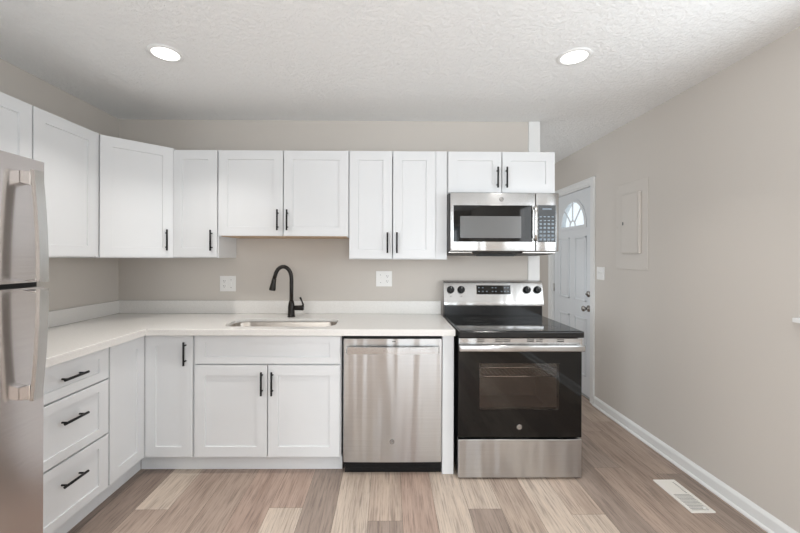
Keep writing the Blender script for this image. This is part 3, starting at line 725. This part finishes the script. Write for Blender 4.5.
# ------------------------------------------------------------------ wall plates
def plate2(label, x0, x1, z0, z1, left):
    w_, h = x1 - x0, z1 - z0
    p = thing('outlet_plate', label, 'outlet', (x0, -0.0005, z0), 0, 'white two-gang plates on the back wall')
    bm = bm_new(); add_box(bm, 0, w_, -.006, 0, 0, h, .002); pl = obj('cover_plate', bm, M['white'], p)
    for i in (0, 1):
        cx_ = w_ * (.29 if i == 0 else .71)
        if (i == 0) == (left == 'outlet'):
            for s in (-1, 1):
                zc_ = h / 2 + s * .020
                bm = bm_new(); add_prism(bm, [(cx_ + a, zc_ + b_) for a, b_ in rrect(-.0165, .0165, -.0145, .0145, .009, 4)], 'y', -.0085, -.0060)
                rc = obj('receptacle', bm, M['white'], p)
                bm = bm_new()
                add_box(bm, cx_ - .0078, cx_ - .0052, -.0092, -.0084, zc_ - .001, zc_ + .008); add_box(bm, cx_ + .0052, cx_ + .0078, -.0092, -.0084, zc_ - .001, zc_ + .007)
                add_tube(bm, [(cx_, -.0084, zc_ - .007), (cx_, -.0092, zc_ - .007)], .0028, 8)
                obj('socket_slots', bm, M['slot'], rc)
        else:
            bm = bm_new(); add_box(bm, cx_ - .0055, cx_ + .0055, -.0075, -.0055, h / 2 - .0125, h / 2 + .0125, .001)
            add_box(bm, cx_ - .004, cx_ + .004, -.017, -.006, h / 2 + .001, h / 2 + .010, .0015)
            obj('toggle_switch', bm, M['white'], p)
            for s in (-1, 1):
                bm = bm_new(); add_tube(bm, [(cx_, -.0058, h / 2 + s * .030), (cx_, -.0068, h / 2 + s * .030)], .0028, 8); obj('screw', bm, M['slot'], p)
plate2('white two-gang wall plate left of the faucet', -1.327, -1.203, 1.086, 1.209, 'outlet')
plate2('white two-gang wall plate between the faucet and the range', -0.094, 0.032, 1.129, 1.251, 'switch')
sw = thing('light_switch', 'white light switch plate on right wall between entry door and metal panel', 'switch', (XR - .0005, 0.368, 1.165))
bm = bm_new(); add_box(bm, -.006, 0, -.058, .058, 0, .115, .002); obj('cover_plate', bm, M['white'], sw)
for y in (-.023, .023):
    bm = bm_new(); add_box(bm, -.0075, -.0055, y - .0055, y + .0055, .045, .070, .001); add_box(bm, -.017, -.006, y - .004, y + .004, .058, .067, .0015); obj('toggle_switch', bm, M['white'], sw)

# ------------------------------------------------------------------ electrical panel on the right wall
ep = thing('electrical_panel', 'greige painted breaker panel cover on the right wall', 'electrical panel', (XR - .0005, -0.048, 1.27))
bm = bm_new(); add_box(bm, -.005, 0, -.188, .190, 0, .690, .002); obj('cover_plate', bm, M['panelpaint'], ep)
bm = bm_new(); add_box(bm, -.016, -.0052, -.105, .100, .125, .600, .002)
add_box(bm, -.022, -.016, -.100, .090, .131, .594, .003)
pd = obj('panel_door', bm, M['panelpaint'], ep)
bm = bm_new(); add_box(bm, -.025, -.0052, -.118, -.107, .128, .598, .003); obj('hinge_strip', bm, M['panelpaint'], ep, label='raised vertical hinge edge')
for y in (-.175, .176):
    for z in (.02, .345, .67):
        bm = bm_new(); add_tube(bm, [(-.0048, y, z), (-.008, y, z)], .004, 10); obj('cover_screw', bm, M['panelpaint'], ep)
bm = bm_new(); add_box(bm, -.025, -.022, .068, .080, .355, .380, .001); obj('latch', bm, M['slot'], pd)

# ------------------------------------------------------------------ ceiling lights
def downlight(x, y, label, e=5.2, grp='round recessed ceiling lights'):
    t = thing('recessed_light', label, 'ceiling light', (x, y, ZC - .0005), 0, grp)
    bm = bm_new(); n = 40
    prof = [(.066, -.005), (.070, -.007), (.080, -.006), (.088, -.0015), (.088, 0), (.066, 0)]
    rings = [[bm.verts.new((r * math.cos(2 * PI * k / n), r * math.sin(2 * PI * k / n), z)) for k in range(n)] for r, z in prof]
    for a, b_ in zip(rings, rings[1:] + rings[:1]):
        for k in range(n):
            f = bm.faces.new((a[k], a[(k + 1) % n], b_[(k + 1) % n], b_[k])); f.smooth = True
    obj('trim_ring', bm, M['trim'], t)
    bm = bm_new(); add_tube(bm, [(0, 0, -.0005), (0, 0, -.0035)], .0655, 40); obj('lamp_diffuser', bm, M['lamp'], t, label='glowing white diffuser')
    l = area('downlight_lamp', (x, y, ZC - .012), (0, 0, 0), 0.12, 0.12, e, (1, 0.97, 0.93), 'DISK', 105)
    return t
downlight(-1.186, -0.962, 'round glowing recessed ceiling light, the left of the two')
downlight(0.996, -0.962, 'round glowing recessed ceiling light, the right of the two', 3.0)

for (x, y) in ((-1.0, -2.7), (0.9, -2.7), (-1.0, -4.5), (0.9, -4.5)):  # added out-of-view downlights, more light on counter and floor
    downlight(x, y, 'added round ceiling light in the rear half of the room, out of view', 6.6, 'added lights behind the camera')
# ------------------------------------------------------------------ floor vent
fv = thing('floor_vent', 'ivory metal floor register set in the planks near the right baseboard', 'vent', (1.692, -0.833, 0.0006))
bm = bm_new()
fill_plate(bm, [rrect(-.066, .066, -.145, .145, .003, 2), [(-.048, -.128), (.048, -.128), (.048, .128), (-.048, .128)]], 'z', 0, .005)
obj('register_frame', bm, M['ventm'], fv)
bm = bm_new(); add_box(bm, -.0478, .0478, .010, .1278, .0008, .0042)
obj('damper_plate', bm, M['ventm'], fv)
boxobj('duct_opening', (-.0478, .0478, -.1278, .0095, .0002, .0006), M['slot'], fv)
bm = bm_new()
for i in range(11):
    y = -.120 + i * .0118; add_box(bm, -.0478, .0478, y, y + .0035, .0008, .0045)
for i in range(10):
    y = .018 + i * .0108; add_box(bm, .034, .044, y, y + .003, .0043, .0048, mi=1)
obj('louver_slats', bm, [M['ventm'], M['slot']], fv)
bm = bm_new(); add_box(bm, .022, .038, -.118, -.108, .0046, .010, .001); obj('damper_lever', bm, M['white'], fv)
